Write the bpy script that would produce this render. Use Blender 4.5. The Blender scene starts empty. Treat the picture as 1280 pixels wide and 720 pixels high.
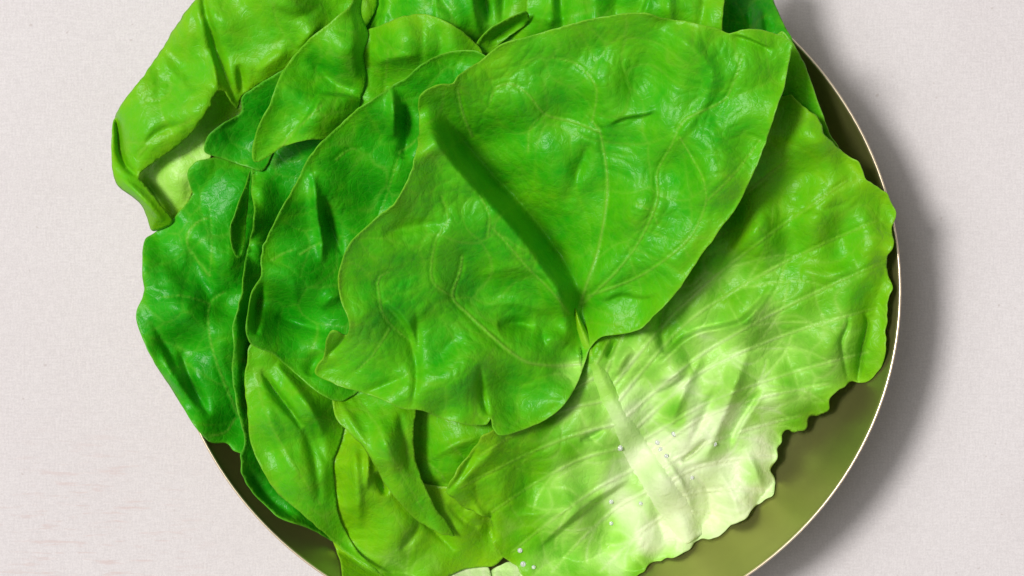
import bpy, math, random
import numpy as np
from mathutils import Vector, geometry

# ------------------------------------------------------------------ camera, world, light
sc = bpy.context.scene
COL = sc.collection
CAM_Z = 0.90            # camera height over the table, metres
REF_Z = 0.045           # height of the bowl rim
PX = 0.00025            # one photo pixel at rim height, metres

cam_d = bpy.data.cameras.new("camera")
cam_d.sensor_width = 36.0
cam_d.lens = 36.0 * (CAM_Z - REF_Z) / (1280 * PX)
cam_d.clip_start, cam_d.clip_end = 0.02, 50
cam = bpy.data.objects.new("camera", cam_d)
cam.location = (0, 0, CAM_Z)
COL.objects.link(cam)
sc.camera = cam

world = bpy.data.worlds.new("World")
sc.world = world
world.use_nodes = True
bgn = world.node_tree.nodes["Background"]
bgn.inputs[0].default_value = (1.0, 0.985, 0.98, 1)
bgn.inputs[1].default_value = 0.215

key_d = bpy.data.lights.new("key_light", "AREA")
key_d.shape = 'DISK'
key_d.size = 1.5
key_d.energy = 505
key_d.color = (1.0, 0.985, 0.965)
key = bpy.data.objects.new("key_light", key_d)
EL, AZ, DIST = math.radians(64.5), math.radians(165), 8.0
kd = Vector((math.cos(EL) * math.cos(AZ), math.cos(EL) * math.sin(AZ), math.sin(EL)))
key.location = kd * DIST
key.rotation_euler = kd.to_track_quat('Z', 'Y').to_euler()
COL.objects.link(key)

soft_d = bpy.data.lights.new("added_soft_light", "AREA")      # wide lamp added round the key for broad sheen and softer shadow edges
soft_d.shape = 'DISK'
soft_d.size = 5.0
soft_d.energy = 275
soft_d.color = (1.0, 0.99, 0.98)
soft = bpy.data.objects.new("added_soft_light", soft_d)
soft.location = kd * (DIST + 0.4)
soft.rotation_euler = key.rotation_euler
COL.objects.link(soft)

sc.view_settings.view_transform = 'Standard'
sc.view_settings.look = 'None'
sc.view_settings.exposure = 0.0
sc.view_settings.gamma = 1.0
sc.view_settings.use_curve_mapping = False
sc.cycles.max_bounces = 8
sc.cycles.diffuse_bounces = 4
sc.cycles.glossy_bounces = 3
sc.cycles.transmission_bounces = 6

rng = np.random.default_rng(7)
random.seed(7)


# ------------------------------------------------------------------ node helpers
class NT:
    def __init__(self, name):
        self.m = bpy.data.materials.new(name)
        self.m.use_nodes = True
        self.t = self.m.node_tree
        self.t.nodes.clear()
        self.out = self.n('ShaderNodeOutputMaterial')

    def n(self, kind, **kw):
        nd = self.t.nodes.new(kind)
        for k, v in kw.items():
            setattr(nd, k, v)
        return nd

    def link(self, a, b):
        self.t.links.new(a, b)

    def val(self, sock, v):
        if isinstance(v, bpy.types.NodeSocket):
            self.link(v, sock)
        else:
            sock.default_value = v

    def math(self, op, a, b=0.0, clamp=False):
        nd = self.n('ShaderNodeMath', operation=op, use_clamp=clamp)
        self.val(nd.inputs[0], a)
        self.val(nd.inputs[1], b)
        return nd.outputs[0]

    def mix(self, f, a, b, mode='MIX'):
        nd = self.n('ShaderNodeMix', data_type='RGBA', blend_type=mode)
        self.val(nd.inputs[0], f)
        self.val(nd.inputs[6], a if not isinstance(a, tuple) else (*a, 1)[:4])
        self.val(nd.inputs[7], b if not isinstance(b, tuple) else (*b, 1)[:4])
        return nd.outputs[2]

    def attr(self, name):
        return self.n('ShaderNodeAttribute', attribute_name=name).outputs['Fac']

    def noise(self, vec, scale, detail=3.0, rough=0.55, dist=0.0):
        nd = self.n('ShaderNodeTexNoise')
        self.link(vec, nd.inputs['Vector'])
        nd.inputs['Scale'].default_value = scale
        nd.inputs['Detail'].default_value = detail
        nd.inputs['Roughness'].default_value = rough
        nd.inputs['Distortion'].default_value = dist
        return nd.outputs[0]

    def ramp(self, f, lo, hi, a=0.0, b=1.0):
        nd = self.n('ShaderNodeMapRange')
        nd.interpolation_type = 'SMOOTHSTEP'
        self.val(nd.inputs[0], f)
        for i, v in enumerate((lo, hi, a, b)):
            nd.inputs[1 + i].default_value = v
        return nd.outputs[0]


# ------------------------------------------------------------------ materials
def leaf_material():
    g = NT("lettuce_leaf")
    pos = g.n('ShaderNodeTexCoord').outputs['Object']
    pale, vein, tone, edge, near = (g.attr(k) for k in ('pale', 'vein', 'tone', 'edge', 'near'))
    n1 = g.noise(pos, 60, 4)
    n2 = g.noise(pos, 260, 4, 0.6)
    n3 = g.noise(pos, 1500, 2, 0.6)
    # warped fine vein net
    wn = g.n('ShaderNodeTexNoise'); g.link(pos, wn.inputs['Vector']); wn.inputs['Scale'].default_value = 220
    wv = g.n('ShaderNodeVectorMath', operation='MULTIPLY_ADD')
    g.link(wn.outputs['Color'], wv.inputs[0]); wv.inputs[1].default_value = (0.004,) * 3; g.link(pos, wv.inputs[2])
    vo = g.n('ShaderNodeTexVoronoi', feature='DISTANCE_TO_EDGE'); g.link(wv.outputs[0], vo.inputs['Vector'])
    vo.inputs['Scale'].default_value = 330
    net = g.ramp(vo.outputs['Distance'], 0.0, 0.09, 1.0, 0.0)
    # pigment
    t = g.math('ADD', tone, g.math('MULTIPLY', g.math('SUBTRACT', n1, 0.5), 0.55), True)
    t = g.math('ADD', t, g.math('MULTIPLY', g.math('SUBTRACT', n2, 0.5), 0.35), True)
    t = g.math('ADD', t, g.math('MULTIPLY', g.math('SUBTRACT', near, 0.35), 0.12), True)
    cr = g.n('ShaderNodeValToRGB')
    els = cr.color_ramp.elements
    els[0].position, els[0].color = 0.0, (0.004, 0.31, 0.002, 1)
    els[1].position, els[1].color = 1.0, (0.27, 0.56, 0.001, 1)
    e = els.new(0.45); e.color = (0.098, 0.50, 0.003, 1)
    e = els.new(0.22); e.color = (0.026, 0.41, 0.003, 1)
    g.link(t, cr.inputs[0])
    col = cr.outputs[0]
    p2 = g.math('ADD', pale, g.math('MULTIPLY', g.math('SUBTRACT', near, 0.30), 0.22), True)
    p2 = g.math('ADD', p2, g.math('MULTIPLY', g.math('SUBTRACT', n2, 0.5), 0.16), True)
    p2 = g.math('MULTIPLY', p2, g.ramp(pale, 0.0, 0.12), True)
    pr = g.n('ShaderNodeValToRGB')
    pe = pr.color_ramp.elements
    pe[0].position, pe[0].color = 0.0, (0.17, 0.56, 0.02, 1)
    pe[1].position, pe[1].color = 1.0, (0.82, 0.92, 0.56, 1)
    q = pe.new(0.5); q.color = (0.42, 0.80, 0.12, 1)
    g.link(p2, pr.inputs[0])
    col = g.mix(g.ramp(p2, 0.0, 0.62), col, pr.outputs[0])
    vcol = g.mix(g.ramp(pale, 0.1, 0.8), (0.26, 0.52, 0.06), (0.74, 0.88, 0.42))
    col = g.mix(g.math('MULTIPLY', net, 0.07), col, vcol)
    col = g.mix(g.math('MULTIPLY', vein, 0.62), col, vcol)
    col = g.mix(g.math('MULTIPLY', edge, 0.24), col, (0.32, 0.56, 0.06))
    # relief
    h = g.math('MULTIPLY', net, -0.14)
    h = g.math('ADD', h, g.math('MULTIPLY', n2, 0.9))
    h = g.math('ADD', h, g.math('MULTIPLY', n3, 0.22))
    h = g.math('ADD', h, g.math('MULTIPLY', g.noise(pos, 620, 2, 0.5), 0.75))
    bp = g.n('ShaderNodeBump'); bp.inputs['Strength'].default_value = 0.52
    bp.inputs['Distance'].default_value = 0.0005
    g.link(h, bp.inputs['Height'])
    b = g.n('ShaderNodeBsdfPrincipled')
    g.link(col, b.inputs['Base Color'])
    g.link(g.math('ADD', g.math('MULTIPLY', n2, 0.26), 0.27), b.inputs['Roughness'])
    b.inputs['IOR'].default_value = 1.45
    b.inputs['Specular IOR Level'].default_value = 0.33
    g.link(bp.outputs[0], b.inputs['Normal'])
    tr = g.n('ShaderNodeBsdfTranslucent')
    g.link(g.mix(0.45, col, (0.28, 0.55, 0.01)), tr.inputs['Color'])
    g.link(bp.outputs[0], tr.inputs['Normal'])
    ms = g.n('ShaderNodeMixShader'); ms.inputs[0].default_value = 0.17
    g.link(b.outputs[0], ms.inputs[1]); g.link(tr.outputs[0], ms.inputs[2])
    g.link(ms.outputs[0], g.out.inputs[0])
    return g.m


def table_material():
    g = NT("painted_canvas")
    pos = g.n('ShaderNodeTexCoord').outputs['Object']

    def weave(sx, sy):
        mp = g.n('ShaderNodeMapping'); g.link(pos, mp.inputs[0]); mp.inputs['Scale'].default_value = (sx, sy, 1)
        return g.noise(mp.outputs[0], 1.0, 3, 0.6)
    wx, wy = weave(260, 1500), weave(1500, 260)
    fine = g.noise(pos, 1700, 2, 0.7)
    big = g.noise(pos, 9, 4, 0.6)
    c = g.mix(g.ramp(big, 0.3, 0.7), (0.640, 0.597, 0.598), (0.665, 0.627, 0.628))
    f = g.math('ADD', g.math('MULTIPLY', g.math('ADD', wx, wy), 0.5), g.math('MULTIPLY', fine, 0.9))
    c = g.mix(g.ramp(f, 0.72, 1.2), g.mix(1.0, c, (0.905, 0.90, 0.90), 'MULTIPLY'), g.mix(1.0, c, (1.05, 1.05, 1.05), 'MULTIPLY'))
    # small dents and scuffs
    sp = g.noise(pos, 420, 1, 0.5)
    c = g.mix(g.ramp(sp, 0.745, 0.82), c, (0.54, 0.49, 0.48))
    mp = g.n('ShaderNodeMapping'); g.link(pos, mp.inputs[0])
    mp.inputs['Rotation'].default_value = (0, 0, 0.12); mp.inputs['Scale'].default_value = (70, 520, 1)
    scr = g.noise(mp.outputs[0], 1.0, 4, 0.65)
    reg = g.noise(pos, 14, 1)
    dist = g.n('ShaderNodeVectorMath', operation='DISTANCE'); g.link(pos, dist.inputs[0])
    dist.inputs[1].default_value = (-0.139, -0.0855, 0)
    near = g.ramp(dist.outputs['Value'], 0.012, 0.052, 1.0, 0.0)
    scr = g.math('MULTIPLY', g.ramp(scr, 0.53, 0.66), near)
    c = g.mix(g.math('MULTIPLY', scr, 0.6), c, (0.58, 0.46, 0.44))
    bp = g.n('ShaderNodeBump'); bp.inputs['Strength'].default_value = 0.22; bp.inputs['Distance'].default_value = 0.0003
    g.link(f, bp.inputs['Height'])
    b = g.n('ShaderNodeBsdfPrincipled')
    g.link(c, b.inputs['Base Color']); b.inputs['Roughness'].default_value = 0.85
    b.inputs['Specular IOR Level'].default_value = 0.2
    g.link(bp.outputs[0], b.inputs['Normal']); g.link(b.outputs[0], g.out.inputs[0])
    return g.m


def metal_material(name, col, rough, brushed=True, metal=1.0):
    g = NT(name)
    pos = g.n('ShaderNodeTexCoord').outputs['Object']
    n1 = g.noise(pos, 35, 4, 0.6)
    n2 = g.noise(pos, 900, 3, 0.6)
    c = g.mix(g.ramp(n1, 0.3, 0.75), col, tuple(v * 0.9 for v in col))
    b = g.n('ShaderNodeBsdfPrincipled')
    g.link(c, b.inputs['Base Color']); b.inputs['Metallic'].default_value = metal
    g.link(g.math('ADD', g.math('MULTIPLY', n1, 0.14), rough), b.inputs['Roughness'])
    if brushed:
        bp = g.n('ShaderNodeBump'); bp.inputs['Strength'].default_value = 0.12; bp.inputs['Distance'].default_value = 0.0002
        g.link(n2, bp.inputs['Height']); g.link(bp.outputs[0], b.inputs['Normal'])
    g.link(b.outputs[0], g.out.inputs[0])
    return g.m


def water_material():
    g = NT("water_drop")
    b = g.n('ShaderNodeBsdfPrincipled')
    b.inputs['Base Color'].default_value = (1, 1, 1, 1)
    b.inputs['Roughness'].default_value = 0.10; b.inputs['IOR'].default_value = 1.33
    b.inputs['Transmission Weight'].default_value = 0.6  # the rest stays milky white, standing in for the drops' bright glints
    g.link(b.outputs[0], g.out.inputs[0])
    return g.m


M_LEAF, M_TABLE = leaf_material(), table_material()
M_BOWL = metal_material("brass_with_leaf_reflection", (0.40, 0.40, 0.13), 0.33, True, 0.86)  # metal colour greened to imitate the lettuce reflected in the bowl
M_RIM = metal_material("polished_rim", (0.93, 0.78, 0.55), 0.24, False, 0.85)
M_WATER = water_material()


# ------------------------------------------------------------------ geometry helpers
def world_xy(px, py, z):
    """photo pixel at height z (metres) -> world x, y"""
    k = PX * (CAM_Z - z) / (CAM_Z - REF_Z)
    return (px - 640) * k, (360 - py) * k


def link_mesh(name, verts, faces, mat, parent=None, smooth=True, loc=(0, 0, 0)):
    me = bpy.data.meshes.new(name)
    me.from_pydata([tuple(v) for v in verts], [], faces)
    me.materials.append(mat)
    if smooth:
        me.polygons.foreach_set('use_smooth', [True] * len(me.polygons))
    o = bpy.data.objects.new(name, me)
    o.location = loc
    COL.objects.link(o)
    if parent is not None:
        o.parent = parent
    return o


def tag(o, label, cat, group=None):
    o['label'], o['category'] = label, cat
    if group:
        o['group'] = group
    return o


def spline(pts, closed=True, step=2.4):
    p = np.array(pts, float)
    n = len(p)
    out = []
    rngi = range(n if closed else n - 1)
    for i in rngi:
        if closed:
            a, b, c, d = p[i - 1], p[i], p[(i + 1) % n], p[(i + 2) % n]
        else:
            a, b, c, d = p[max(i - 1, 0)], p[i], p[i + 1], p[min(i + 2, n - 1)]
        L = np.hypot(*(c - b)[:2])
        m1, m2 = (c - a) / 2, (d - b) / 2          # tangents, limited so that uneven spacing does not overshoot
        for m in (m1, m2):
            l = np.hypot(*m[:2])
            if l > L * 0.9 and l > 0:
                m *= L * 0.9 / l
        k = max(1, int(round(L / step)))
        for j in range(k):
            t = j / k
            t2, t3 = t * t, t * t * t
            out.append((2 * t3 - 3 * t2 + 1) * b + (t3 - 2 * t2 + t) * m1 + (-2 * t3 + 3 * t2) * c + (t3 - t2) * m2)
    if not closed:
        out.append(p[-1])
    return np.array(out)


def inside(poly, q):
    x, y = q[:, 0], q[:, 1]
    r = np.zeros(len(q), bool)
    a, b = poly, np.roll(poly, -1, 0)
    for (x0, y0), (x1, y1) in zip(a, b):
        if y0 == y1:
            continue
        hit = ((y0 > y) != (y1 > y)) & (x < (x1 - x0) * (y - y0) / (y1 - y0) + x0)
        r ^= hit
    return r


def seg_dist(q, line):
    """unsigned distance, signed distance and position 0..1 along a polyline"""
    best = np.full(len(q), 1e9); side = np.zeros(len(q)); pos = np.zeros(len(q))
    seg = np.hypot(*(line[1:] - line[:-1]).T)
    cum = np.r_[0, np.cumsum(seg)]
    for i in range(len(line) - 1):
        a, d = line[i], line[i + 1] - line[i]
        L2 = d @ d
        if L2 < 1e-9:
            continue
        w = q - a
        t = np.clip((w @ d) / L2, 0, 1)
        e = w - t[:, None] * d
        dd = np.hypot(e[:, 0], e[:, 1])
        m = dd < best
        best[m] = dd[m]
        side[m] = np.sign(d[0] * w[m, 1] - d[1] * w[m, 0])
        pos[m] = (cum[i] + t[m] * seg[i]) / cum[-1]
    return best, best * side, pos


def tps(ctrl):
    c = np.array(ctrl, float)
    X = c[:, :2] / 200.0
    n = len(c)

    def U(r2):
        return np.where(r2 > 1e-12, r2 * np.log(np.maximum(r2, 1e-12)), 0.0)
    K = U(((X[:, None] - X[None]) ** 2).sum(-1)) + np.eye(n) * 0.004
    P = np.c_[np.ones(n), X]
    A = np.block([[K, P], [P.T, np.zeros((3, 3))]])
    w = np.linalg.solve(A, np.r_[c[:, 2], 0, 0, 0])

    def f(q):
        Q = q / 200.0
        return U(((Q[:, None] - X[None]) ** 2).sum(-1)) @ w[:n] + np.c_[np.ones(len(q)), Q] @ w[n:]
    return f


def waves(seed, wl, n=14):
    r = np.random.default_rng(seed)
    ang = r.uniform(0, 2 * math.pi, n)
    k = 2 * math.pi / (wl * r.uniform(0.7, 1.5, n))
    ph = r.uniform(0, 2 * math.pi, n)

    def f(q):
        s = np.zeros(len(q))
        for a, kk, p in zip(ang, k, ph):
            s += np.sin(kk * (q[:, 0] * math.cos(a) + q[:, 1] * math.sin(a)) + p)
        return s / math.sqrt(n / 2)
    return f


# bowl section (radius fraction of the rim, height in mm)
ELL_C, ELL_A, ELL_B, ELL_ROT = (665.6, 358.0), 458.8, 439.7, math.radians(8.1)
PROFILE = [(0.0, 3.0), (0.45, 3.0), (0.60, 4.2), (0.70, 7.0), (0.79, 12.5), (0.87, 20.5), (0.94, 31.0), (1.0, 45.0)]
PR = np.array(PROFILE)


def bowl_frac(q):
    d = q - np.array(ELL_C)
    c, s = math.cos(ELL_ROT), math.sin(ELL_ROT)
    u, v = d[:, 0] * c + d[:, 1] * s, -d[:, 0] * s + d[:, 1] * c
    return np.sqrt((u / ELL_A) ** 2 + (v / ELL_B) ** 2)


# ceiling of what already lies above (leaves are made from the top of the heap down)
CEL, CX0, CY0 = 3, -60, -120
CW, CH = 470, 340
ceil = np.full((CH, CW), 1e6)
LEAF_Z = {}
PALE = {}


def leaf(label, outline, ctrl, tone=0.4, creases=(), veins=(), pale=None, pucker=(0.7, 46), edge_curl=0.0,
         curl_w=8.0, ruffle=0.0, seed=1, rough=0.5, edge_vis=1.0, jit=0.3, g=2.4, group="lettuce leaves piled in the bowl",
         vein_net=0.34, micro=0.20, yellow=0.0, gap=0.7):
    poly = spline(outline, True, g)
    nrm = np.roll(poly, -1, 0) - np.roll(poly, 1, 0)
    nrm = np.c_[nrm[:, 1], -nrm[:, 0]] / (np.hypot(nrm[:, 0], nrm[:, 1])[:, None] + 1e-9)
    poly = poly + nrm * ((waves(seed + 50, 14)(poly) * 0.6 + waves(seed + 53, 27)(poly) * 0.7) * jit * (0.4 + 0.8 * np.abs(waves(seed + 52, 120)(poly))) + waves(seed + 51, 45)(poly) * jit * 0.8)[:, None]
    lo, hi = poly.min(0), poly.max(0)
    xs = np.arange(lo[0], hi[0], g)
    ys = np.arange(lo[1], hi[1], g * 0.866)
    G = np.array([(x + (g / 2 if j % 2 else 0), y) for j, y in enumerate(ys) for x in xs])
    G = G + rng.uniform(-0.22, 0.22, G.shape) * g
    G = G[inside(poly, G)]
    closed = np.vstack([poly, poly[:1]])
    d = seg_dist(G, closed)[0]
    G, d = G[d > g * 0.55], d[d > g * 0.55]
    q = np.vstack([poly, G])
    ed = np.r_[np.zeros(len(poly)), d]
    n = len(poly)
    vs, _, fs, *_ = geometry.delaunay_2d_cdt([Vector(v) for v in q], [(i, (i + 1) % n) for i in range(n)], [], 1, 1e-4)
    if len(vs) != len(q):
        q2 = np.array([(v.x, v.y) for v in vs])
        ed = seg_dist(q2, closed)[0]
        q = q2
    folds = [c for c in creases if c[0] == 'f']

    def fold_z(c, pts_):
        line = spline(c[1], False, 4)
        a_, b_ = line[0], line[-1]
        u = ((pts_ - a_) @ (b_ - a_)) / ((b_ - a_) @ (b_ - a_))
        tp_ = np.clip(np.minimum((u + 0.02) * 6, (1.10 - u) * 3.2), 0, 1)
        tp_ = tp_ * tp_ * (3 - 2 * tp_)
        sd_ = seg_dist(pts_, line)[1]
        return c[2] * tp_ * (0.5 + 0.5 * np.sin(math.pi / 2 * np.clip(sd_ / c[3], -1, 1)))
    ct = np.array(ctrl, float)
    for c in folds:
        ct[:, 2] -= fold_z(c, ct[:, :2])
    z = tps(ct)(q)
    for c in folds:
        z += fold_z(c, q)
    vein = np.zeros(len(q))
    near = np.zeros(len(q))
    # puffed cells between the veins
    amp, cell = pucker
    wq = q + np.c_[waves(seed + 1, cell * 1.6)(q), waves(seed + 2, cell * 1.6)(q)] * cell * 0.16
    gx = np.arange(lo[0] - cell, hi[0] + cell, cell)
    gy = np.arange(lo[1] - cell, hi[1] + cell, cell)
    S = np.array([(x, y) for x in gx for y in gy])
    S = S + np.random.default_rng(seed).uniform(-0.46, 0.46, S.shape) * cell
    for i0 in range(0, len(q), 6000):
        D = np.hypot(wq[i0:i0 + 6000, None, 0] - S[None, :, 0], wq[i0:i0 + 6000, None, 1] - S[None, :, 1])
        D = np.partition(D, 1, axis=1)[:, :2]
        f = (D[:, 1] - D[:, 0]) / cell
        fade = np.clip(ed[i0:i0 + 6000] / 14, 0, 1)
        z[i0:i0 + 6000] += 0.42 * amp * (1 - np.exp(-(f / 0.30) ** 1.5)) * fade
        near[i0:i0 + 6000] = np.exp(-f * cell / 6.0) * 0.65
        big = 0.55 + 0.45 * np.clip(waves(seed + 9, cell * 3)(q[i0:i0 + 6000]), -1, 1)
        vein[i0:i0 + 6000] = np.exp(-(f * cell / 2.6) ** 2) * fade * vein_net * big
    z += waves(seed + 3, 38)(q) * 0.10 * rough + waves(seed + 4, 82)(q) * 2.1 * rough
    if ruffle:
        z += waves(seed + 6, 48)(q) * ruffle * np.exp(-ed / 18)
    z += edge_curl * np.exp(-(ed / curl_w))
    for cr in creases:
        if cr[0] == 'f':
            continue
        line = spline(cr[1], False, 4)
        dd, sd, t = seg_dist(q, line)
        tp = np.sin(math.pi * np.clip(t, 0, 1)) ** 0.8
        if cr[0] == 'g':
            z += 1.5 * cr[2] * tp / (1 + (dd / (cr[3] * (0.55 + 0.45 * tp))) ** 2) ** 1.35
        else:
            tp = np.clip(np.minimum(t, 1 - t) * 4, 0, 1)
            tp = tp * tp * (3 - 2 * tp)
            z += 0.5 * cr[2] * tp * np.sin(math.pi / 2 * np.clip(sd / (1.6 * cr[3]), -1, 1)) * np.exp(-dd / cr[4])
    for v in veins:
        line = spline(v[0], False, 4)
        dd, sd, t = seg_dist(q, line)
        w = 0.66 * v[1] * (1 - 0.5 * t)
        prof = np.exp(-(dd / w) ** 2)
        vein = np.maximum(vein, prof * (v[3] if len(v) > 3 else 0.9))
        near = np.maximum(near, np.exp(-dd / (w * 2.6)))
        z += 1.7 * v[2] * prof - v[2] * 1.7 * np.exp(-(dd / (w * 3.2)) ** 2)
    pl = np.zeros(len(q))
    if pale:
        for (bx, by, r0, r1, k) in pale:
            rr = np.hypot(q[:, 0] - bx, q[:, 1] - by) + waves(seed + 7, 60)(q) * 0.10 * r1
            pl = np.maximum(pl, k * np.clip((r1 - rr) / (r1 - r0), 0, 1))
    c2 = 17.0
    gx = np.arange(lo[0] - c2, hi[0] + c2, c2)
    gy = np.arange(lo[1] - c2, hi[1] + c2, c2)
    S = np.array([(x, y) for x in gx for y in gy])
    S = S + np.random.default_rng(seed + 400).uniform(-0.48, 0.48, S.shape) * c2
    # nearest two small cells through a coarse grid of buckets
    bx, by = ((wq[:, 0] - lo[0] + c2) / c2).round().astype(int), ((wq[:, 1] - lo[1] + c2) / c2).round().astype(int)
    S3 = S.reshape(len(gx), len(gy), 2)
    cand = []
    for a in range(-2, 3):
        for b in range(-2, 3):
            ss = S3[np.clip(bx + a, 0, len(gx) - 1), np.clip(by + b, 0, len(gy) - 1)]
            out = (bx + a < 0) | (bx + a >= len(gx)) | (by + b < 0) | (by + b >= len(gy))
            cand.append(np.where(out, 1e6, np.hypot(wq[:, 0] - ss[:, 0], wq[:, 1] - ss[:, 1])))
    cand = np.partition(np.array(cand), 1, axis=0)[:2]
    f2 = (cand[1] - cand[0]) / c2
    loc = 0.5 + 0.5 * np.clip(waves(seed + 21, 130)(q), -1, 1)
    z += micro * (0.35 + 0.65 * loc) * (1 - np.exp(-(f2 / 0.33) ** 1.4)) * np.clip(ed / 10, 0, 1)
    vein = np.maximum(vein, np.exp(-(f2 * c2 / 1.8) ** 2) * 0.13 * loc)
    # never through the leaf above, never through the bowl
    ix = np.clip(((q[:, 0] - CX0) / CEL).astype(int), 1, CW - 2)
    iy = np.clip(((q[:, 1] - CY0) / CEL).astype(int), 1, CH - 2)
    cz = np.min([ceil[iy + a, ix + b] for a in (-1, 0, 1) for b in (-1, 0, 1)], axis=0)
    Dm = np.zeros((CH, CW))
    np.maximum.at(Dm, (iy, ix), np.clip(z - (cz - gap), 0, 60))
    for _ in range(22):
        Pd = np.pad(Dm, 1)
        nb = np.max([Pd[1 + a:1 + a + CH, 1 + b:1 + b + CW] * (0.90 if a * b == 0 else 0.862) for a in (-1, 0, 1) for b in (-1, 0, 1) if a or b], axis=0)
        Dm = np.maximum(Dm, nb)
    fx, fy = np.clip((q[:, 0] - CX0) / CEL - 0.5, 0, CW - 2.01), np.clip((q[:, 1] - CY0) / CEL - 0.5, 0, CH - 2.01)
    jx, jy = fx.astype(int), fy.astype(int)
    fx, fy = fx - jx, fy - jy
    z = z - ((Dm[jy, jx] * (1 - fx) + Dm[jy, jx + 1] * fx) * (1 - fy) + (Dm[jy + 1, jx] * (1 - fx) + Dm[jy + 1, jx + 1] * fx) * fy)
    fr = bowl_frac(q)
    fl = np.full(len(q), 20.0)
    for _ in range(4):                       # the wall as seen through this pixel, at its own height
        real = fr * (CAM_Z - fl * 0.001) / (CAM_Z - REF_Z)
        fl = np.interp(real, PR[:, 0], PR[:, 1])
    floor = fl + 1.2
    floor = np.where(real > 1.0, 46.5 * np.exp(-((real - 1.0) / 0.12) ** 2), floor)
    z = np.where((floor > z) & (floor < cz - 0.1), floor, z)
    z = np.maximum(z, floor - 0.8)
    np.minimum.at(ceil, (iy, ix), z)
    # world mesh
    zm = z * 0.001
    k = PX * (CAM_Z - zm) / (CAM_Z - REF_Z)
    W = np.c_[(q[:, 0] - 640) * k, (360 - q[:, 1]) * k, zm]
    org = W.mean(0)
    faces = []
    for f in fs:
        a, b, c = f[0], f[1], f[2]
        u, w_ = W[b] - W[a], W[c] - W[a]
        faces.append((a, b, c) if u[0] * w_[1] - u[1] * w_[0] > 0 else (a, c, b))
    o = link_mesh("lettuce_leaf", W - org, faces, M_LEAF, loc=tuple(org))
    me = o.data
    for nm, arr in (('pale', pl), ('vein', vein), ('tone', tone + 0.20 * np.exp(-ed / 20.0)), ('near', near), ('edge', np.exp(-ed / 1.3) * edge_vis)):
        at = me.attributes.new(nm, 'FLOAT', 'POINT')
        at.data.foreach_set('value', np.asarray(arr, np.float32))
    md = o.modifiers.new("thickness", 'SOLIDIFY')
    md.thickness, md.offset, md.use_rim = 0.00024, -1.0, True
    tag(o, label, "lettuce leaf", group)
    o['_q'] = 0
    del o['_q']
    LEAF_Z[o.name] = (q, z, org)
    PALE[o.name] = pl
    return o


def xy_(c, n, off):
    return c[:2] + n * off


def fan(stem, targets, w=2.6, amp=0.4, bend=0.12, vis=0.75):
    """side veins that leave a stem one after the other and curve to points near the margin"""
    st = spline([(a, b, 0) for a, b in stem], False, 4)[:, :2]
    out = []
    for i, tg in enumerate(targets):
        a = st[int((i + 0.5) / len(targets) * (len(st) - 1))]
        b = np.array(tg, float)
        n_ = np.array([-(b - a)[1], (b - a)[0]])
        k = bend * (1 if i % 2 else 0.6)
        pts = [a, a + (b - a) * 0.33 + n_ * k * 0.8, a + (b - a) * 0.68 + n_ * k * 0.6, b]
        out.append(([tuple(p) for p in pts], w, amp, vis))
        m_ = pts[1] * 0.4 + pts[2] * 0.6
        for sg in (1, -1):
            e = m_ + (b - a) * 0.22 + n_ * 0.16 * sg
            out.append(([tuple(m_), tuple(m_ * 0.5 + e * 0.5 + (b - a) * 0.04), tuple(e)], w * 0.6, amp * 0.5, vis * 0.35))
    return out


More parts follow.
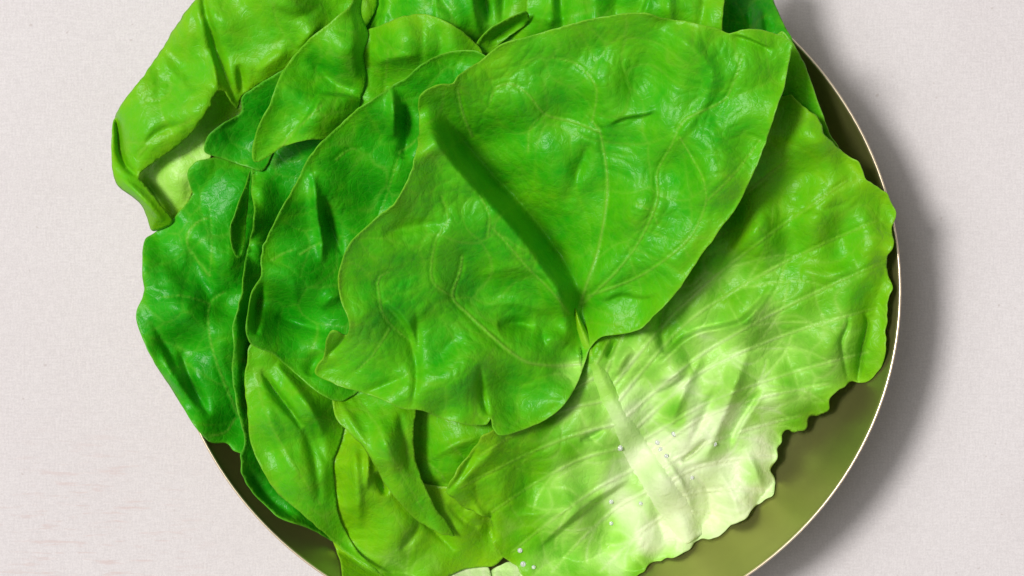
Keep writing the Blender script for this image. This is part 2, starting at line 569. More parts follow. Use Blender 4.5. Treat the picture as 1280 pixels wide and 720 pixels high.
def rib(parent, path, under, flat=0.32, lift=0.0, pale=0.9, tone=0.6, name="midrib"):
    """fleshy rib bedded in its leaf; path = (x, y, half width px)"""
    q, z, org = LEAF_Z[parent.name]
    p = spline(path, False, 5)
    zz = []
    for c in p:
        best = -1e9
        for l in under:
            lq, lz, _ = LEAF_Z[l.name]
            d2 = ((lq - c[:2]) ** 2).sum(1)
            if d2.min() < 16:
                best = max(best, lz[np.argsort(d2)[:40]].mean())
        zz.append(best)
    ker = np.ones(17) / 17
    zz = np.convolve(np.pad(np.array(zz), 8, 'edge'), ker, 'valid')
    tan = np.gradient(p[:, :2], axis=0)
    tan /= np.hypot(tan[:, 0], tan[:, 1])[:, None]
    nr = np.c_[-tan[:, 1], tan[:, 0]]
    n = len(p); m = 26
    w1 = waves(91, 30)
    V = []
    for i in range(n):
        endt = min(1.0, (n - 1 - i) / 5 + 0.02, 0.75 + i / 8)
        r = p[i, 2] * endt ** 0.5
        for j in range(m):
            a = 2 * math.pi * j / m
            off = math.cos(a) * r
            gro = 1 + 0.10 * math.sin(off * 0.6 + 0.4 * math.sin(i * 0.13)) + 0.12 * float(w1(np.array([xy_(p[i], nr[i], off)]))[0])
            xy = p[i, :2] + nr[i] * off
            base = -1e9
            for l in under:
                lq, lz, _ = LEAF_Z[l.name]
                d2 = ((lq - xy) ** 2).sum(1)
                ii = np.argpartition(d2, 8)[:8]
                if d2[ii].min() < 12:
                    base = max(base, lz[ii].mean())
            k_ = min(1.0, max(0.0, (p[i, 1] - 470) / 70)) if base > 0 else 0.0
            base = base * k_ + zz[i] * (1 - k_)
            hz = base + lift + max(0.0, math.sin(a)) ** 2 * flat * gro - (0.6 if math.sin(a) < -0.01 else 0.0)
            hz = hz * 0.001
            X, Y = world_xy(xy[0], xy[1], hz)
            V.append((X - org[0], Y - org[1], hz - org[2]))
    F = [(i * m + j, (i + 1) * m + j, (i + 1) * m + (j + 1) % m, i * m + (j + 1) % m) for i in range(n - 1) for j in range(m)]
    F += [tuple(range(m)), tuple(reversed(range((n - 1) * m, n * m)))]
    o = link_mesh(name, V, F, M_LEAF, parent)
    me = o.data
    t = np.repeat(np.linspace(0, 1, n), m)
    for nm, arr in (('pale', np.repeat([0.05 + 0.95 * PALE[parent.name][((q - c[:2]) ** 2).sum(1).argmin()] for c in p], m)), ('vein', 0.0 * t), ('tone', tone + 0 * t), ('near', 0.38 + 0 * t), ('edge', 0 * t)):
        at = me.attributes.new(nm, 'FLOAT', 'POINT')
        at.data.foreach_set('value', np.asarray(arr, np.float32))
    return o


# ------------------------------------------------------------------ setting
tb = link_mesh("table_surface", [(-1.2, -1.2, 0), (1.2, -1.2, 0), (1.2, 1.2, 0), (-1.2, 1.2, 0)], [(0, 1, 2, 3)], M_TABLE, smooth=False)
tb['kind'] = 'structure'


# ------------------------------------------------------------------ bowl
def ring(frac, zmm, n=192):
    zc = zmm * 0.001
    c, s = math.cos(ELL_ROT), math.sin(ELL_ROT)
    out = []
    kk = PX
    cx, cy = (ELL_C[0] - 640) * kk, (360 - ELL_C[1]) * kk
    for i in range(n):
        a = 2 * math.pi * i / n
        u, v = math.cos(a) * ELL_A * frac, math.sin(a) * ELL_B * frac
        out.append((cx + (u * c - v * s) * kk, cy - (u * s + v * c) * kk, zc))
    return out


def lathe(name, prof, mat, parent=None, closed=False, n=192):
    V = []
    for f, z in prof:
        V += ring(f, z, n)
    m = len(prof)
    F = []
    for r in range(m if closed else m - 1):
        r2 = (r + 1) % m
        F += [(r * n + i, r * n + (i + 1) % n, r2 * n + (i + 1) % n, r2 * n + i) for i in range(n)]
    if not closed:
        F += [tuple(range(n)), tuple(reversed(range((m - 1) * n, m * n)))]
    return link_mesh(name, V, F, mat, parent)


fine = spline([(f * 400, z * 4) for f, z in PROFILE[1:]], False, 8) / np.array([400, 4])
inner = [(0.02, 3.0)] + [tuple(v) for v in fine]
outer = [(f + 0.006, z - 0.9) if f < 0.95 else (f + 0.0045, z - 0.2) for f, z in reversed(inner)]
outer[-1] = (0.02, 1.4)
bowl = lathe("salad_bowl", inner + outer, M_BOWL)
tag(bowl, "round brass coloured metal bowl on the pale table, heaped with lettuce", "bowl")
rb = [(1.0015 + math.cos(a) * 0.0040, 45.0 + math.sin(a) * 0.7) for a in [2 * math.pi * i / 10 for i in range(10)]]
lathe("rim", rb, M_RIM, bowl, closed=True)
lathe("foot_ring", [(0.42, 2.0), (0.42, 0.05), (0.46, 0.05), (0.46, 2.6)], M_BOWL, bowl, closed=True)

# ------------------------------------------------------------------ leaves, from the top of the heap down
exec_leaves = True
A = leaf("largest bright green leaf on top of the heap, folded along a deep shadowed crease",
    [(524,122),(543,108),(565,105),(574,94),(602,75),(627,56),(674,42),(715,30),(768,19),(806,17),(824,22),(859,27),(896,36),
     (912,42),(927,38),(952,37),(977,45),(990,54),(988,64),(981,103),(971,134),(956,181),(946,207),(925,252),(905,280),(885,307),(866,335),
     (850,360),(835,377),(820,392),(802,409),(787,417),(772,419),(752,421),(738,434),(731,452),(726,467),(716,489),(700,511),
     (675,528),(647,539),(625,544),(617,535),(614,522),(608,531),(587,531),(556,524),(525,513),(503,511),(469,496),(431,485),(410,476),
     (394,467),(397,456),(405,446),(408,424),(416,413),(433,419),(436,402),(428,380),(423,355),(425,336),(437,305),(462,280),(494,253),(509,227),
     (520,189),(524,150)],
    [(524,122,84),(520,189,88),(494,253,90),(437,305,88),(425,345,86),(436,400,80),(395,464,64),(470,497,63),(556,524,58),(617,530,54),
     (675,528,47),(716,489,45),(725,455,45),(600,330,67),(560,400,63),(500,350,77),(650,420,54),(480,430,71),(680,470,48),
     (532,175,88),(554,208,85),(577,236,81),(602,264,77),(629,290,72),(657,325,65),(684,365,56),(703,400,49),
     (606,186,56),(641,232,50),(676,268,47),(706,308,45),(725,360,43),
     (740,330,51),(760,250,60),(750,160,68),(700,100,75),(602,75,80),(715,30,84),(806,17,85),(896,36,84),(990,54,80),
     (981,103,80),(956,181,78),(905,280,71),(866,335,65),(820,392,55),(772,420,47),(737,436,44),
     (850,150,77),(900,200,78),(850,280,69),(800,350,57),(640,150,68),(620,120,73),(680,220,60),(580,115,79)],
    tone=0.38, seed=11, g=1.9, micro=0.34, pucker=(0.9, 62), edge_curl=1.2, curl_w=5, rough=0.62, ruffle=0.5,
    creases=[('f',[(536,135),(550,160),(567,184),(584,206),(608,232),(634,258),(656,283),(676,309),(693,334),(707,358),(716,384),(722,412),(724,432)],33.0,17.0),
             ('g',[(826,36),(868,62),(890,92),(882,125),(860,155),(832,190)],2.2,13),
             ('s',[(824,137),(806,144),(780,148),(758,158)],3.6,2.0,14),
             ('g',[(720,228),(728,200),(738,178)],-2.0,10),
             ('g',[(705,262),(715,235),(726,200)],-1.5,14),
             ('s',[(912,42),(935,48),(968,63)],-3.5,1.5,16),
             ('g',[(520,385),(522,430),(520,480),(514,508)],-2.2,7),
             ('g',[(500,412),(520,395),(540,380)],1.2,12),
             ('s',[(470,370),(500,395),(516,425),(522,470)],-4.0,3.0,18),
             ('g',[(600,455),(602,490),(610,520)],-2.6,6),
             ('g',[(545,470),(555,440),(580,420)],-1.6,14),
             ('g',[(622,408),(648,404),(668,410)],-3.2,9),
             ('g',[(680,425),(695,423),(708,432)],2.4,11),
             ('g',[(600,345),(640,335),(690,345)],1.1,8),
             ('g',[(590,385),(640,378),(690,392)],1.2,8),
             ('g',[(478,292),(520,282),(560,280)],-2.2,12),
             ('g',[(436,402),(428,425),(408,446)],-2.0,4),
             ('s',[(748,380),(775,368),(805,372),(826,365)],-2.4,2.5,14),
             ('g',[(455,490),(480,482),(510,470)],-1.6,7)],
    veins=[([(726,455),(700,457),(660,453),(635,437),(610,415),(585,392),(566,371),(575,340),(578,320)],3.2,0.5),
           ([(566,371),(540,350),(545,300),(560,275),(552,245)],1.8,0.3,0.6),
           ([(712,392),(690,365),(660,335),(630,300),(615,285)],2.2,0.35,0.7),
           ([(610,296),(612,270),(600,245)],1.8,0.3,0.6),
           ([(722,392),(735,350),(748,310),(757,260),(759,220),(750,165),(740,152)],3.0,0.5),
           ([(750,165),(715,152),(682,143),(660,118),(640,105),(620,110),(612,130)],2.4,0.35,0.7),
           ([(740,152),(745,110),(720,80),(690,72)],2.0,0.3,0.6),
           ([(728,380),(770,340),(800,300),(822,250),(822,215),(840,180),(848,160)],2.4,0.4,0.7),
           ([(848,160),(858,148),(905,125),(918,100),(928,70)],2.0,0.35,0.7),
           ([(822,280),(815,265),(795,255)],1.6,0.3,0.6),
           ([(735,370),(800,345),(860,300),(882,255),(878,222),(850,172)],2.2,0.35,0.7),
           ([(885,250),(920,215),(950,175)],1.8,0.3,0.6),
           ([(590,170),(578,140),(572,112)],2.4,0.5,0.8),
           ([(660,190),(663,160),(680,143)],1.6,0.25,0.5),
           ([(472,355),(480,395),(510,425)],2.0,0.3,0.6),
           ([(488,410),(465,445),(448,462)],1.8,0.3,0.6),
           ([(472,355),(476,345),(486,340)],2.0,0.3,0.8)],
    pale=[(730,470,0,60,0.5)])

C = leaf("green leaf with a thin pale margin tucked just left of the largest leaf",
    [(600,66),(574,64),(549,69),(524,83),(506,99),(467,123),(432,150),(401,179),(381,206),(372,227),(356,255),(344,277),(334,299),
     (327,321),(327,345),(315,365),(310,390),(308,413),(313,428),(325,436),(342,443),(365,462),(400,492),(430,500),(490,450),(560,340),(620,200),(640,100)],
    [(600,66,78),(549,69,77),(506,99,76),(467,123,75),(432,150,74),(381,206,73),(334,299,70),(327,345,66),(310,400,65),(342,443,60),(400,492,56),
     (500,180,66),(470,230,60),(420,310,56),(380,330,64),(390,240,69),(450,350,54),(350,400,54),(400,410,54),(540,120,70),(560,250,58),(500,400,50)],
    tone=0.20, seed=23, g=2.0, pucker=(0.8, 50), edge_curl=1.0, curl_w=4, rough=0.8,
    creases=[('g',[(392,215),(396,262),(402,300),(402,330)],3.4,8),
             ('g',[(405,245),(414,285),(428,318)],-4.0,8),
             ('g',[(490,110),(492,140),(492,172)],4.0,9),
             ('g',[(508,130),(509,165),(505,200)],-4.5,9),
             ('g',[(400,385),(415,372),(430,368)],2.6,9),
             ('g',[(345,395),(375,405),(410,415)],-2.0,8),
             ('g',[(400,440),(392,455),(385,470)],-2.5,10),
             ('g',[(330,352),(322,385),(320,420)],-4.5,6),
             ('g',[(365,350),(372,385),(380,405)],1.4,9),
             ('g',[(420,420),(410,428),(404,440)],2.5,7)],
    veins=[([(340,325),(352,318),(366,312)],2.0,0.3,0.7),([(375,318),(388,310),(400,304)],2.2,0.35,0.8),
           ([(500,190),(515,180),(524,170)],2.4,0.4,0.8),([(420,200),(435,188),(450,185)],1.8,0.3,0.6),
           ([(455,300),(470,280),(480,255),(500,190)],2.0,0.3,0.5)])

D = leaf("rounded leaf with a small raised flap, left of the glossy top centre leaf",
    [(446,-20),(438,6),(430,14),(414,27),(389,47),(370,67),(351,94),(336,134),(322,160),(316,184),(318,203),(339,193),(357,182),(389,175),(406,174),
     (430,160),(446,138),(453,118),(458,96),(454,70),(460,44),(452,16),(455,-20)],
    [(438,6,70),(389,47,70),(351,94,69),(322,160,67),(318,203,60),(357,182,63),(400,174,64),(430,160,60),(455,120,57),(460,70,56),(452,-20,58),
     (400,90,66),(440,60,68),(445,110,62),(360,140,66)],
    tone=0.30, seed=43, pucker=(0.7, 36), edge_curl=0.8, rough=0.9,
    creases=[('s',[(468,128),(440,121),(418,118),(400,119),(388,140),(360,176)],-6.0,2.2,26),
             ('g',[(385,70),(400,85),(420,105),(450,112)],-2.2,8),
             ('g',[(440,20),(443,60),(444,100)],1.2,10)],
    veins=[([(352,183),(362,170),(386,147),(402,132)],2.2,0.4,0.8)])

E2 = leaf("glossy leaf at the top centre whose rounded lip catches a white sheen",
    [(430,60),(455,40),(474,32),(487,27),(512,19),(537,19),(565,31),(593,52),(602,72),(560,120),(480,150),(440,150),(420,110),(420,80)],
    [(430,60,58),(465,45,70),(487,27,72),(537,19,73),(593,52,70),(512,50,74),(488,60,72.3),(550,55,75),(500,92,62),(470,100,61),(560,110,62),(480,150,58),(440,150,58),(420,95,52),(472,78,68)],
    tone=0.42, seed=31, micro=0.05, pucker=(0.25, 40), edge_curl=0.5, rough=0.6,
    creases=[('g',[(470,78),(495,72),(525,70)],2.0,8),('g',[(545,30),(552,55),(545,80)],-1.5,9)],
    veins=[([(485,62),(483,90),(480,120)],2.0,0.3,0.5)])

R = leaf("small curled leaf tip wedged behind the top edge of the largest leaf",
    [(595,62),(600,48),(615,34),(640,20),(658,14),(662,26),(650,36),(630,50),(612,66)],
    [(595,62,72),(600,48,74),(640,20,74),(658,14,72),(662,26,66),(630,50,66),(612,66,66),(625,38,69)],
    tone=0.35, seed=37, pucker=(0.2, 30), edge_curl=1.2, curl_w=4, creases=[('g',[(612,52),(632,38),(655,24)],-3,5)])

F = leaf("leaf with upright pleats rising behind the top margin of the largest leaf",
    [(612,66),(640,40),(655,22),(660,-10),(664,-45),(780,-60),(908,-50),(907,-10),(903,20),(899,50),(860,60),(760,60),(680,75)],
    [(612,66,62),(655,22,66),(664,-45,70),(780,-60,74),(908,-50,76),(903,20,78),(899,50,76),(760,50,70),(680,60,64),(780,0,74),(700,0,70),(850,0,76)],
    tone=0.38, seed=41, pucker=(0.4, 40), rough=0.7,
    creases=[('g',[(676,-50),(690,-5),(684,50)],3,12),('g',[(712,-50),(700,-5),(708,50)],-3.0,9),('g',[(760,-50),(742,0),(748,50)],2.5,16),
             ('s',[(820,-40),(808,0),(794,36)],-5,2,22),('g',[(790,-50),(772,-5),(768,40)],-1.6,9),('g',[(850,-50),(836,-5),(842,50)],2.4,10),
             ('g',[(870,-30),(880,0),(872,50)],-1.8,9),('g',[(650,15),(690,24),(730,14)],1.4,8)])

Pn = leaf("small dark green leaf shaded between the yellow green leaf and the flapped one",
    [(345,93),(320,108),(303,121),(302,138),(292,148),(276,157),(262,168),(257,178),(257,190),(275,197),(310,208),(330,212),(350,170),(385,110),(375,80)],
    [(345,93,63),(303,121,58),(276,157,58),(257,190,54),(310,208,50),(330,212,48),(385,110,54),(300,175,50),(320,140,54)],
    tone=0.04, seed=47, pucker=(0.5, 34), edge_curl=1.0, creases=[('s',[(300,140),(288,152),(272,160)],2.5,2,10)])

H = leaf("big yellow green leaf at the upper left with a rolled lower margin, overhanging the bowl",
    [(256,-20),(245,-2),(229,19),(207,53),(182,91),(157,122),(147,137),(141,159),(139,187),(140,210),(146,231),(157,240),(175,255),(183,271),
     (190,288),(205,285),(216,276),(202,258),(186,236),(174,219),(202,197),(225,180),(245,160),(260,138),(268,119),(280,114),(290,128),(298,136),(303,120),
     (320,109),(345,94),(380,85),(440,50),(470,10),(460,-40),(330,-60)],
    [(256,-20,66),(229,19,63),(182,91,60),(147,137,58),(139,187,56),(146,231,54),(175,255,53),(190,288,51),(216,276,50),(174,219,58),(202,197,62),(245,160,66),
     (268,119,66),(300,130,60),(345,94,63),(440,50,62),(470,10,62),(330,-60,70),(240,80,64),(200,140,62),(330,40,70),(280,30,68),(400,20,68)],
    tone=0.52, seed=53, pucker=(0.8, 48), edge_curl=-1.0, curl_w=7, rough=1.0,
    creases=[('g',[(140,128),(147,160),(150,190),(158,208),(172,220)],-5.5,4.5),
             ('g',[(150,222),(166,236),(184,254),(205,276)],2.5,6),
             ('g',[(252,-30),(256,10),(264,40),(272,70),(284,100),(298,134)],-4.2,7),
             ('g',[(262,60),(268,85),(272,112)],2.5,6),
             ('g',[(298,80),(302,100),(303,118)],-2.5,6),
             ('g',[(240,0),(246,40),(250,70)],-1.6,10),
             ('g',[(196,60),(210,85),(232,110),(238,125)],2.4,13),
             ('g',[(180,180),(198,165),(225,155)],-1.5,6),
             ('g',[(320,90),(340,75),(360,62)],1.6,10),
             ('g',[(372,60),(385,45),(400,30)],2.0,10),('g',[(340,10),(370,22),(400,10)],-1.6,9)],
    veins=[([(172,196),(190,176),(214,163),(240,150)],2.0,0.3,0.5),([(184,125),(205,122),(214,110),(210,95)],2.0,0.3,0.5)])

Mm = leaf("long narrow green leaf pointing down from under the largest leaf, left of a dark gap",
    [(410,476),(416,500),(420,522),(434,539),(456,561),(466,579),(481,604),(497,626),(519,648),(544,664),(568,670),(556,650),(544,634),(533,612),
     (522,585),(517,555),(518,520),(525,490),(470,460),(420,455)],
    [(410,476,62),(420,522,60),(456,561,56),(481,604,52),(519,648,42),(568,670,34),(544,634,40),(522,585,50),(517,545,54),(525,490,52),(450,510,62),(480,560,60),(510,610,51)],
    tone=0.48, seed=59, pucker=(0.4, 38), edge_curl=0.6, rough=0.7,
    creases=[('g',[(425,500),(450,545),(478,590)],2.0,9),('g',[(470,510),(478,545),(495,590)],1.6,12),('g',[(500,515),(505,550),(512,590)],-2.0,8)],
    veins=[([(440,490),(470,530),(500,590),(535,648)],2.0,0.2,0.4)])

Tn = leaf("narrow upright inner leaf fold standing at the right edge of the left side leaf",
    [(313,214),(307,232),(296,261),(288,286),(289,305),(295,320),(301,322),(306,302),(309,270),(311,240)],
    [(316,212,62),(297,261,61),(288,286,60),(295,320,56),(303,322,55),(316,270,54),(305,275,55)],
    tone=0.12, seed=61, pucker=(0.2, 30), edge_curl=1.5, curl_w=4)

L = leaf("bright pleated leaf at the lower left inside the long outer leaf",
    [(316,428),(309,452),(306,480),(309,514),(312,548),(322,576),(337,604),(350,620),(378,642),(403,664),(431,689),(459,707),(484,723),(495,735),(470,712),(448,690),
     (436,672),(424,645),(418,610),(417,575),(428,545),(434,500),(410,470),(365,430)],
    [(316,428,58),(306,480,57),(312,548,54),(337,604,50),(378,642,45),(431,689,38),(484,723,33),(436,672,37),(418,610,42),(428,545,45),(410,470,52),(365,430,54),
     (350,540,58),(400,600,53),(380,510,57)],
    tone=0.42, seed=67, pucker=(0.4, 44), edge_curl=0.8, curl_w=5, rough=0.7,
    creases=[('g',[(326,462),(340,484),(352,500),(366,518),(378,536)],-4.5,5),
             ('g',[(345,455),(368,485),(390,515),(404,545)],3.6,10),('g',[(375,520),(392,570),(400,630)],-2.6,9),
                          ('g',[(330,500),(345,545),(375,600)],2.0,12),
             ('g',[(392,520),(396,550),(408,580)],-1.5,8)],
    veins=[([(318,460),(330,510),(360,570),(400,630)],2.0,0.2,0.4)])

B = leaf("largest pale leaf at the lower right with a white torn base fanning into green",
    [(690,440),(720,400),(780,330),(860,230),(930,160),(985,118),(1003,133),(1018,143),(1024,150),(1031,166),(1040,176),(1049,187),(1060,195),(1072,202),(1077,212),
     (1081,222),(1100,236),(1112,250),(1119,267),(1116,285),(1117,300),(1111,320),(1109,335),(1114,357),(1110,385),(1106,412),(1107,435),(1100,459),(1088,472),(1073,477),
     (1061,479),(1046,489),(1037,499),(1036,512),(1021,523),(1012,521),(1010,529),(1005,539),(993,541),(985,536),(979,538),(976,548),(972,560),(972,574),(962,587),(968,599),(967,617),(955,625),
     (940,639),(930,650),(917,657),(903,667),(890,671),(870,676),(857,687),(845,695),(822,700),(807,710),(785,722),(740,735),(690,735),(660,728),(645,708),(622,690),(613,668),(612,648),
     (590,640),(568,625),(556,612),(572,590),(590,565),(604,546),(640,520),(680,480)],
    [(840,640,25),(800,560,31),(740,440,45),(760,480,40),(1119,267,53),(1109,335,49),(1100,459,42),(1037,499,34),(980,540,28),(965,617,23),(845,695,20),(785,722,18),(690,735,16),
     (1020,143,63),(1081,222,56),(960,300,51),(900,400,43),(1000,400,47),(950,500,38),(900,560,33),(640,540,46),(560,608,41),(604,550,51),(575,588,46),(600,590,42),(622,690,24),(700,620,30),
     (800,300,42),(900,200,50),(985,118,60),(720,400,40),(680,480,40),(740,560,34),(780,640,25),(660,600,34),(700,690,20)],
    tone=0.58, seed=83, g=2.0, pucker=(0.9, 44), edge_curl=0.5, curl_w=6, ruffle=0.9, rough=1.0, jit=0.9, vein_net=0.3,
    pale=[(880,625,60,230,0.96),(900,480,10,210,0.60),(800,520,30,140,0.66),(1000,450,0,150,0.45),(760,650,20,140,0.56),(690,705,5,60,0.5)],
    creases=[('s',[(966,350),(950,376),(927,399),(902,407),(874,413),(852,424),(834,442),(809,464)],-8.0,3,26),
             ('g',[(1080,388),(1084,406),(1077,435),(1072,478)],-4.0,4.0),
             ('g',[(1060,392),(1060,407),(1052,427),(1055,450),(1060,474)],-1.8,3),
             ('s',[(955,484),(940,508),(924,533),(914,560)],-5.5,2.5,18),
             ('s',[(950,484),(985,484),(1025,486)],2.4,3,16),
             ('g',[(884,550),(867,566),(852,577)],-3.6,3.5),
             ('s',[(790,598),(768,612),(740,629),(703,660),(669,689)],5.5,2.2,20),
             ('g',[(756,536),(742,545),(725,551)],-2.2,4),
             ('g',[(600,545),(580,590),(556,618)],-1.8,5),
             ('g',[(630,545),(605,575),(575,600)],2.2,10),
             ('g',[(960,270),(930,300),(905,330)],2.0,12),
             ('g',[(840,360),(826,400),(830,440)],-2.5,7),
             ('g',[(770,425),(764,438),(758,448)],-2.5,4),
             ('g',[(770,470),(778,450),(790,435)],2.5,8),
             ('g',[(820,475),(840,470),(862,455)],2.0,8),
             ('s',[(860,466),(838,482),(818,492)],2.8,2,12),
             ('g',[(880,440),(850,500),(835,540)],2.0,8),
             ('g',[(912,450),(885,510),(860,560)],-1.8,8),
             ('g',[(935,440),(905,520),(880,580)],2.2,9),
             ('g',[(820,560),(850,600),(870,650)],1.2,6),('g',[(790,570),(815,620),(830,680)],-1.2,7),
             ('g',[(900,590),(915,620),(925,650)],1.0,6),('g',[(880,600),(890,640),(895,668)],-1.0,6),
             ('g',[(930,560),(945,590),(955,620)],1.2,7),
             ('g',[(760,690),(740,705),(715,715)],-1.8,5),
             ('g',[(615,640),(612,655),(616,678)],-3,5),
             ('g',[(590,625),(605,650),(612,660)],1.5,7),
             ('g',[(640,645),(690,640),(730,632)],1.5,8),
             ('g',[(985,250),(1020,262),(1060,255)],-1.2,9),('g',[(1000,335),(1035,345),(1070,330)],1.4,9)],
    veins=fan([(742,452),(760,490),(790,545),(815,592),(850,650)],
              [(905,250),(985,200),(1060,225),(1098,275),(1098,330),(1095,385),(1085,440),(1035,480),(1000,520),(968,570),(955,612),(915,648)], 3.0, 0.36, -0.10, 0.55)
          + fan([(745,462),(770,515),(795,560),(820,600),(845,650)],
              [(660,530),(600,570),(575,610),(615,640),(640,690),(690,715),(750,715)], 3.0, 0.36, 0.08, 0.55))
rib(B, [(868,674,15),(860,662,18),(846,640,20),(820,602,19),(795,562,17),(774,520,14),(757,486,11),(744,455,9),(733,428,6.5),(724,404,4.5),(719,385,3)], [B, A],
    flat=1.7, lift=-0.3, pale=1.0, tone=0.85)

O = leaf("yellowish green leaf base bulging at the bottom edge, under the long narrow leaf",
    [(405,570),(425,535),(470,540),(520,600),(580,612),(625,640),(632,690),(620,706),(606,709),(580,712),(560,722),(545,750),(440,750),(425,700),(405,640)],
    [(405,570,50),(425,535,50),(470,560,52),(450,600,53),(432,620,50),(440,660,42),(405,640,38),(580,615,39),(625,640,33),(632,690,24),(606,709,22),(540,745,22),(440,750,24),(480,690,36),(540,680,32),(580,660,33),(530,620,38)],
    tone=0.72, seed=107, pucker=(0.3, 40), rough=0.7, pale=[(500,700,0,60,0.35)],
    creases=[('g',[(442,550),(446,600),(450,660)],3.0,10),('g',[(459,560),(460,585),(458,612)],2.5,5),('g',[(470,590),(478,605),(482,620)],-4,6),('g',[(520,640),(545,665),(570,690)],-2,6),('g',[(560,630),(580,650),(600,660)],-2,6),('g',[(500,690),(520,665),(525,650)],-2,7)])

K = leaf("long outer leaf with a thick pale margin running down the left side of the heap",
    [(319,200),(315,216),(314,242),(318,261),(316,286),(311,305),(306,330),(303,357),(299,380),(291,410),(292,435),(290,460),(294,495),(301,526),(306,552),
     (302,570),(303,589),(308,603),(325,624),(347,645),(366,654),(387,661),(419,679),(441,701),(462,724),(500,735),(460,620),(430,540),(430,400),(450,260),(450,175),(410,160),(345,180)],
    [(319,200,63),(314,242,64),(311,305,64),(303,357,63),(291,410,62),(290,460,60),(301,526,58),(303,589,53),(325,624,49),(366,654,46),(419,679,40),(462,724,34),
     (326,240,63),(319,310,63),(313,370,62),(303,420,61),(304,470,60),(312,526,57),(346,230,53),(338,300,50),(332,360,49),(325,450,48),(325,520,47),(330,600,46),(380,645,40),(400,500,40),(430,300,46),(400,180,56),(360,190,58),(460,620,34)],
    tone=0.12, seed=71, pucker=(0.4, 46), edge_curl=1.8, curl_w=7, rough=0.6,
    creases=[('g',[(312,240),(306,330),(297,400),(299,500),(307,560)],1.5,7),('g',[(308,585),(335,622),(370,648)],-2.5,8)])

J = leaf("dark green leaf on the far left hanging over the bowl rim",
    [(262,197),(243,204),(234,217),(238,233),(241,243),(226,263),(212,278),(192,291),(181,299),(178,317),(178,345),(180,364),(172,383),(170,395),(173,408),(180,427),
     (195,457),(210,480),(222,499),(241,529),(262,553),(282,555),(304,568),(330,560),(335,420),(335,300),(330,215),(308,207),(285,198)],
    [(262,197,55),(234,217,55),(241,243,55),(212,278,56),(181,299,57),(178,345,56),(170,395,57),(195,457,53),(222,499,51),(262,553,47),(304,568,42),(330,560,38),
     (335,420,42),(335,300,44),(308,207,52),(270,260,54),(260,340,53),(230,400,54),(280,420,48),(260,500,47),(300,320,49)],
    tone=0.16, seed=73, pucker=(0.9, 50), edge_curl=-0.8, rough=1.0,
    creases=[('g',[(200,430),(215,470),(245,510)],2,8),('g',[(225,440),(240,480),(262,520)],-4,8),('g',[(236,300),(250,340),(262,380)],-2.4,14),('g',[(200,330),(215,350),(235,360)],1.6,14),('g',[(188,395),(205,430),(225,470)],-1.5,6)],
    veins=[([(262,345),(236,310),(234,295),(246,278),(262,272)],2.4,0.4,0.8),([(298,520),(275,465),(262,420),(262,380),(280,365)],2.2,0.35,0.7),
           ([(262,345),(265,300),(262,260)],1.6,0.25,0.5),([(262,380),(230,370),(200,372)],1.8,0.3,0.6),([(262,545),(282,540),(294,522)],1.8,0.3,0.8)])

Sp = leaf("pale cut leaf base showing in the hollow below the yellow green leaf",
    [(168,205),(200,170),(245,115),(300,95),(320,130),(295,170),(268,186),(262,198),(245,206),(240,240),(230,262),(212,285),(190,270),(172,240)],
    [(168,205,46),(245,125,52),(285,170,50),(310,110,48),(240,210,54),(230,262,52),(190,270,47),(205,225,51)],
    tone=0.8, seed=79, pucker=(0.2, 30), pale=[(235,200,30,90,0.5)], rough=0.6,
    creases=[('g',[(180,222),(196,246),(214,270)],-4,7)])

N = leaf("small glossy blue green leaf patch below the largest leaf and right of the dark gap",
    [(505,500),(620,505),(640,540),(600,580),(590,640),(600,680),(560,700),(515,660),(500,600)],
    [(505,500,44),(620,505,46),(640,540,44),(590,640,36),(560,700,28),(500,600,38),(531,560,45),(560,550,48),(545,600,45),(580,530,50),(600,545,50)],
    tone=0.5, seed=89, micro=0.04, pucker=(0.25, 34), creases=[('g',[(535,575),(560,560),(600,545)],2,8)],
    veins=[([(536,580),(548,590),(556,600)],2.0,0.3,0.7),([(560,552),(580,572),(596,580)],1.6,0.25,0.5)])

Q = leaf("leaf in deep shade under the right tip of the largest leaf, beside the bowl rim",
    [(975,40),(990,52),(1003,76),(1013,100),(1021,125),(1029,145),(1036,166),(1048,188),(1030,230),(960,250),(900,230),(900,120)],
    [(990,52,60),(1013,100,59),(1036,166,55),(1048,188,52),(960,250,44),(900,230,42),(900,120,46),(975,40,58),(970,140,50)],
    tone=0.35, seed=97, pucker=(0.5, 40), edge_curl=1.0)

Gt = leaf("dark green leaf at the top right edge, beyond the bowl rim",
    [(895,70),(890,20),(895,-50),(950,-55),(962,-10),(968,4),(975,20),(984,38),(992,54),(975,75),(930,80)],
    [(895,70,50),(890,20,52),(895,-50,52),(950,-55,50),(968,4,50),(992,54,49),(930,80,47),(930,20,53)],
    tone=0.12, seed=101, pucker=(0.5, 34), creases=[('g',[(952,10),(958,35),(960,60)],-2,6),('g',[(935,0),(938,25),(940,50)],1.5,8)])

E1 = leaf("tall glossy leaf at the very top centre behind the rounded lip",
    [(436,30),(440,-40),(540,-60),(645,-45),(660,10),(650,60),(600,90),(520,110),(450,130),(436,90)],
    [(436,30,62),(440,-40,68),(540,-60,72),(645,-45,66),(655,20,56),(600,90,52),(520,110,50),(450,130,50),(490,10,68),(560,10,68),(610,20,62),(590,40,62)],
    tone=0.36, seed=103, micro=0.06, pucker=(0.3, 40),
    creases=[('g',[(480,-40),(482,0),(478,40)],3,10),('g',[(456,-40),(458,10),(456,60)],-3,9),('g',[(600,-40),(606,0),(612,30)],-4,7),('g',[(585,-40),(592,10),(600,50)],2.5,9),
             ('g',[(545,-40),(552,0),(575,30)],-1.5,9),('g',[(632,-40),(630,0),(628,30)],-3,9)])

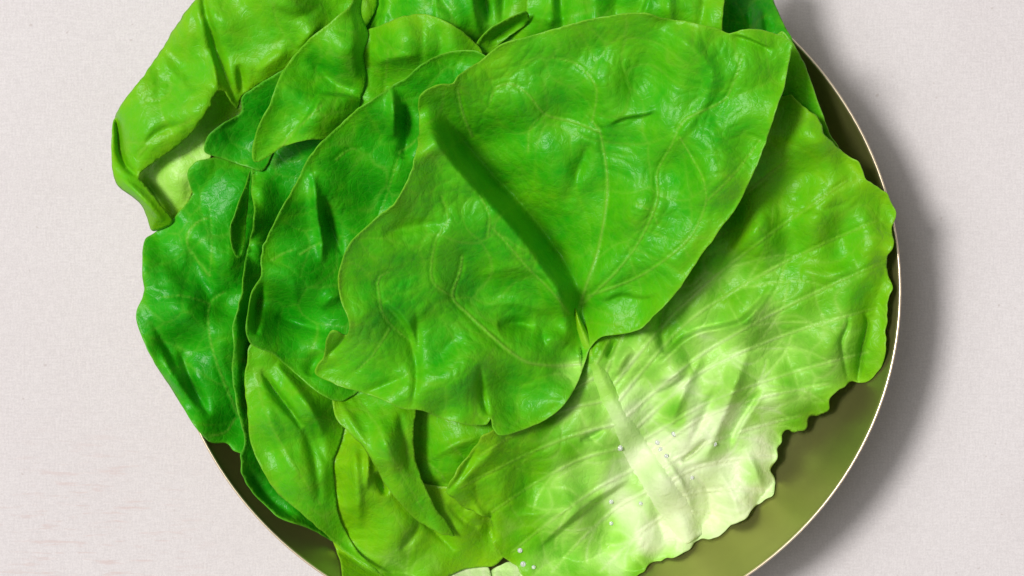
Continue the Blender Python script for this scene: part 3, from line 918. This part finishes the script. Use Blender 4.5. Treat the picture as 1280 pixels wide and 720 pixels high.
U = leaf("pale broken leaf rib just peeping out at the bottom edge, left of the water drops",
    [(545,707),(575,703),(602,704),(612,712),(612,740),(585,755),(540,745)],
    [(545,707,21),(602,704,21),(612,740,18),(540,745,18),(575,720,22)], tone=0.8, seed=109, pucker=(0.1, 30), pale=[(580,720,40,80,0.85)])
U2 = leaf("pale broken leaf rib at the bottom edge directly under the water drops",
    [(614,714),(630,704),(648,702),(662,712),(668,735),(640,750),(614,740)],
    [(614,714,18),(648,702,18),(668,735,15),(614,740,15),(640,720,19)], tone=0.8, seed=113, pucker=(0.1, 30), pale=[(640,720,40,80,0.75)])


# ------------------------------------------------------------------ water drops on the pale leaf
def drop_mesh(r, h):
    V, F = [], []
    n, m = 18, 7
    for i in range(m):
        a = math.pi / 2 * i / (m - 1) if i < m - 1 else math.pi / 2
        for j in range(n):
            t = 2 * math.pi * j / n
            V.append((math.cos(a) * r * math.cos(t) if i < m - 1 else 0.02 * r * math.cos(t),
                      math.cos(a) * r * math.sin(t) if i < m - 1 else 0.02 * r * math.sin(t), math.sin(a) * h))
    F = [(i * n + j, i * n + (j + 1) % n, (i + 1) * n + (j + 1) % n, (i + 1) * n + j) for i in range(m - 1) for j in range(n)]
    F += [tuple(reversed(range(n))), tuple(range((m - 1) * n, m * n))]
    return V, F


def surface_z(px, py):
    best = -1e9
    for q, z, _ in LEAF_Z.values():
        d = ((q - np.array((px, py))) ** 2).sum(1)
        i = d.argmin()
        if d[i] < 9:
            best = max(best, z[i])
    return best


DROPS = [(764,627,4.2, "water drop on the pale leaf, upper of the pair left of the white rib"),
         (764,654,3.8, "water drop on the pale leaf, lower of the pair left of the white rib"),
         (801,629,3.8, "water drop on the left edge of the white rib, beside the left pair"),
         (775,560,5.0, "large water drop alone beside the upper left of the white rib"),
         (843,542,5.2, "large water drop topmost of those to the right of the white rib"),
         (822,553,4.6, "water drop at the top of the slanting row on the white rib"),
         (826,562,4.6, "water drop in the middle of the slanting row on the white rib"),
         (833,570,4.0, "water drop at the bottom of the slanting row on the white rib"),
         (799,578,4.6, "water drop, upper one of the touching pair on the white rib"),
         (806,588,4.2, "water drop, lower one of the touching pair on the white rib"),
         (893,555,4.4, "water drop farthest right, beside the short dark slit"),
         (865,597,3.6, "small water drop on the white base just below the short dark slit"),
         (650,688,4.4, "water drop at the bottom edge, topmost of the cluster of three"),
         (654,705,5.0, "biggest water drop of the cluster of three at the bottom edge"),
         (667,709,3.6, "small water drop, rightmost of the cluster of three at the bottom edge")]
for x, y, r, lab in DROPS:
    zz = surface_z(x, y) * 0.001
    V, Fc = drop_mesh(r * PX * 0.74, r * PX * 0.33)
    X, Y = world_xy(x, y, zz)
    o = link_mesh("water_drop", V, Fc, M_WATER, loc=(X, Y, zz + 0.0001))
    tag(o, lab, "water drop", "water drops on the pale leaf")
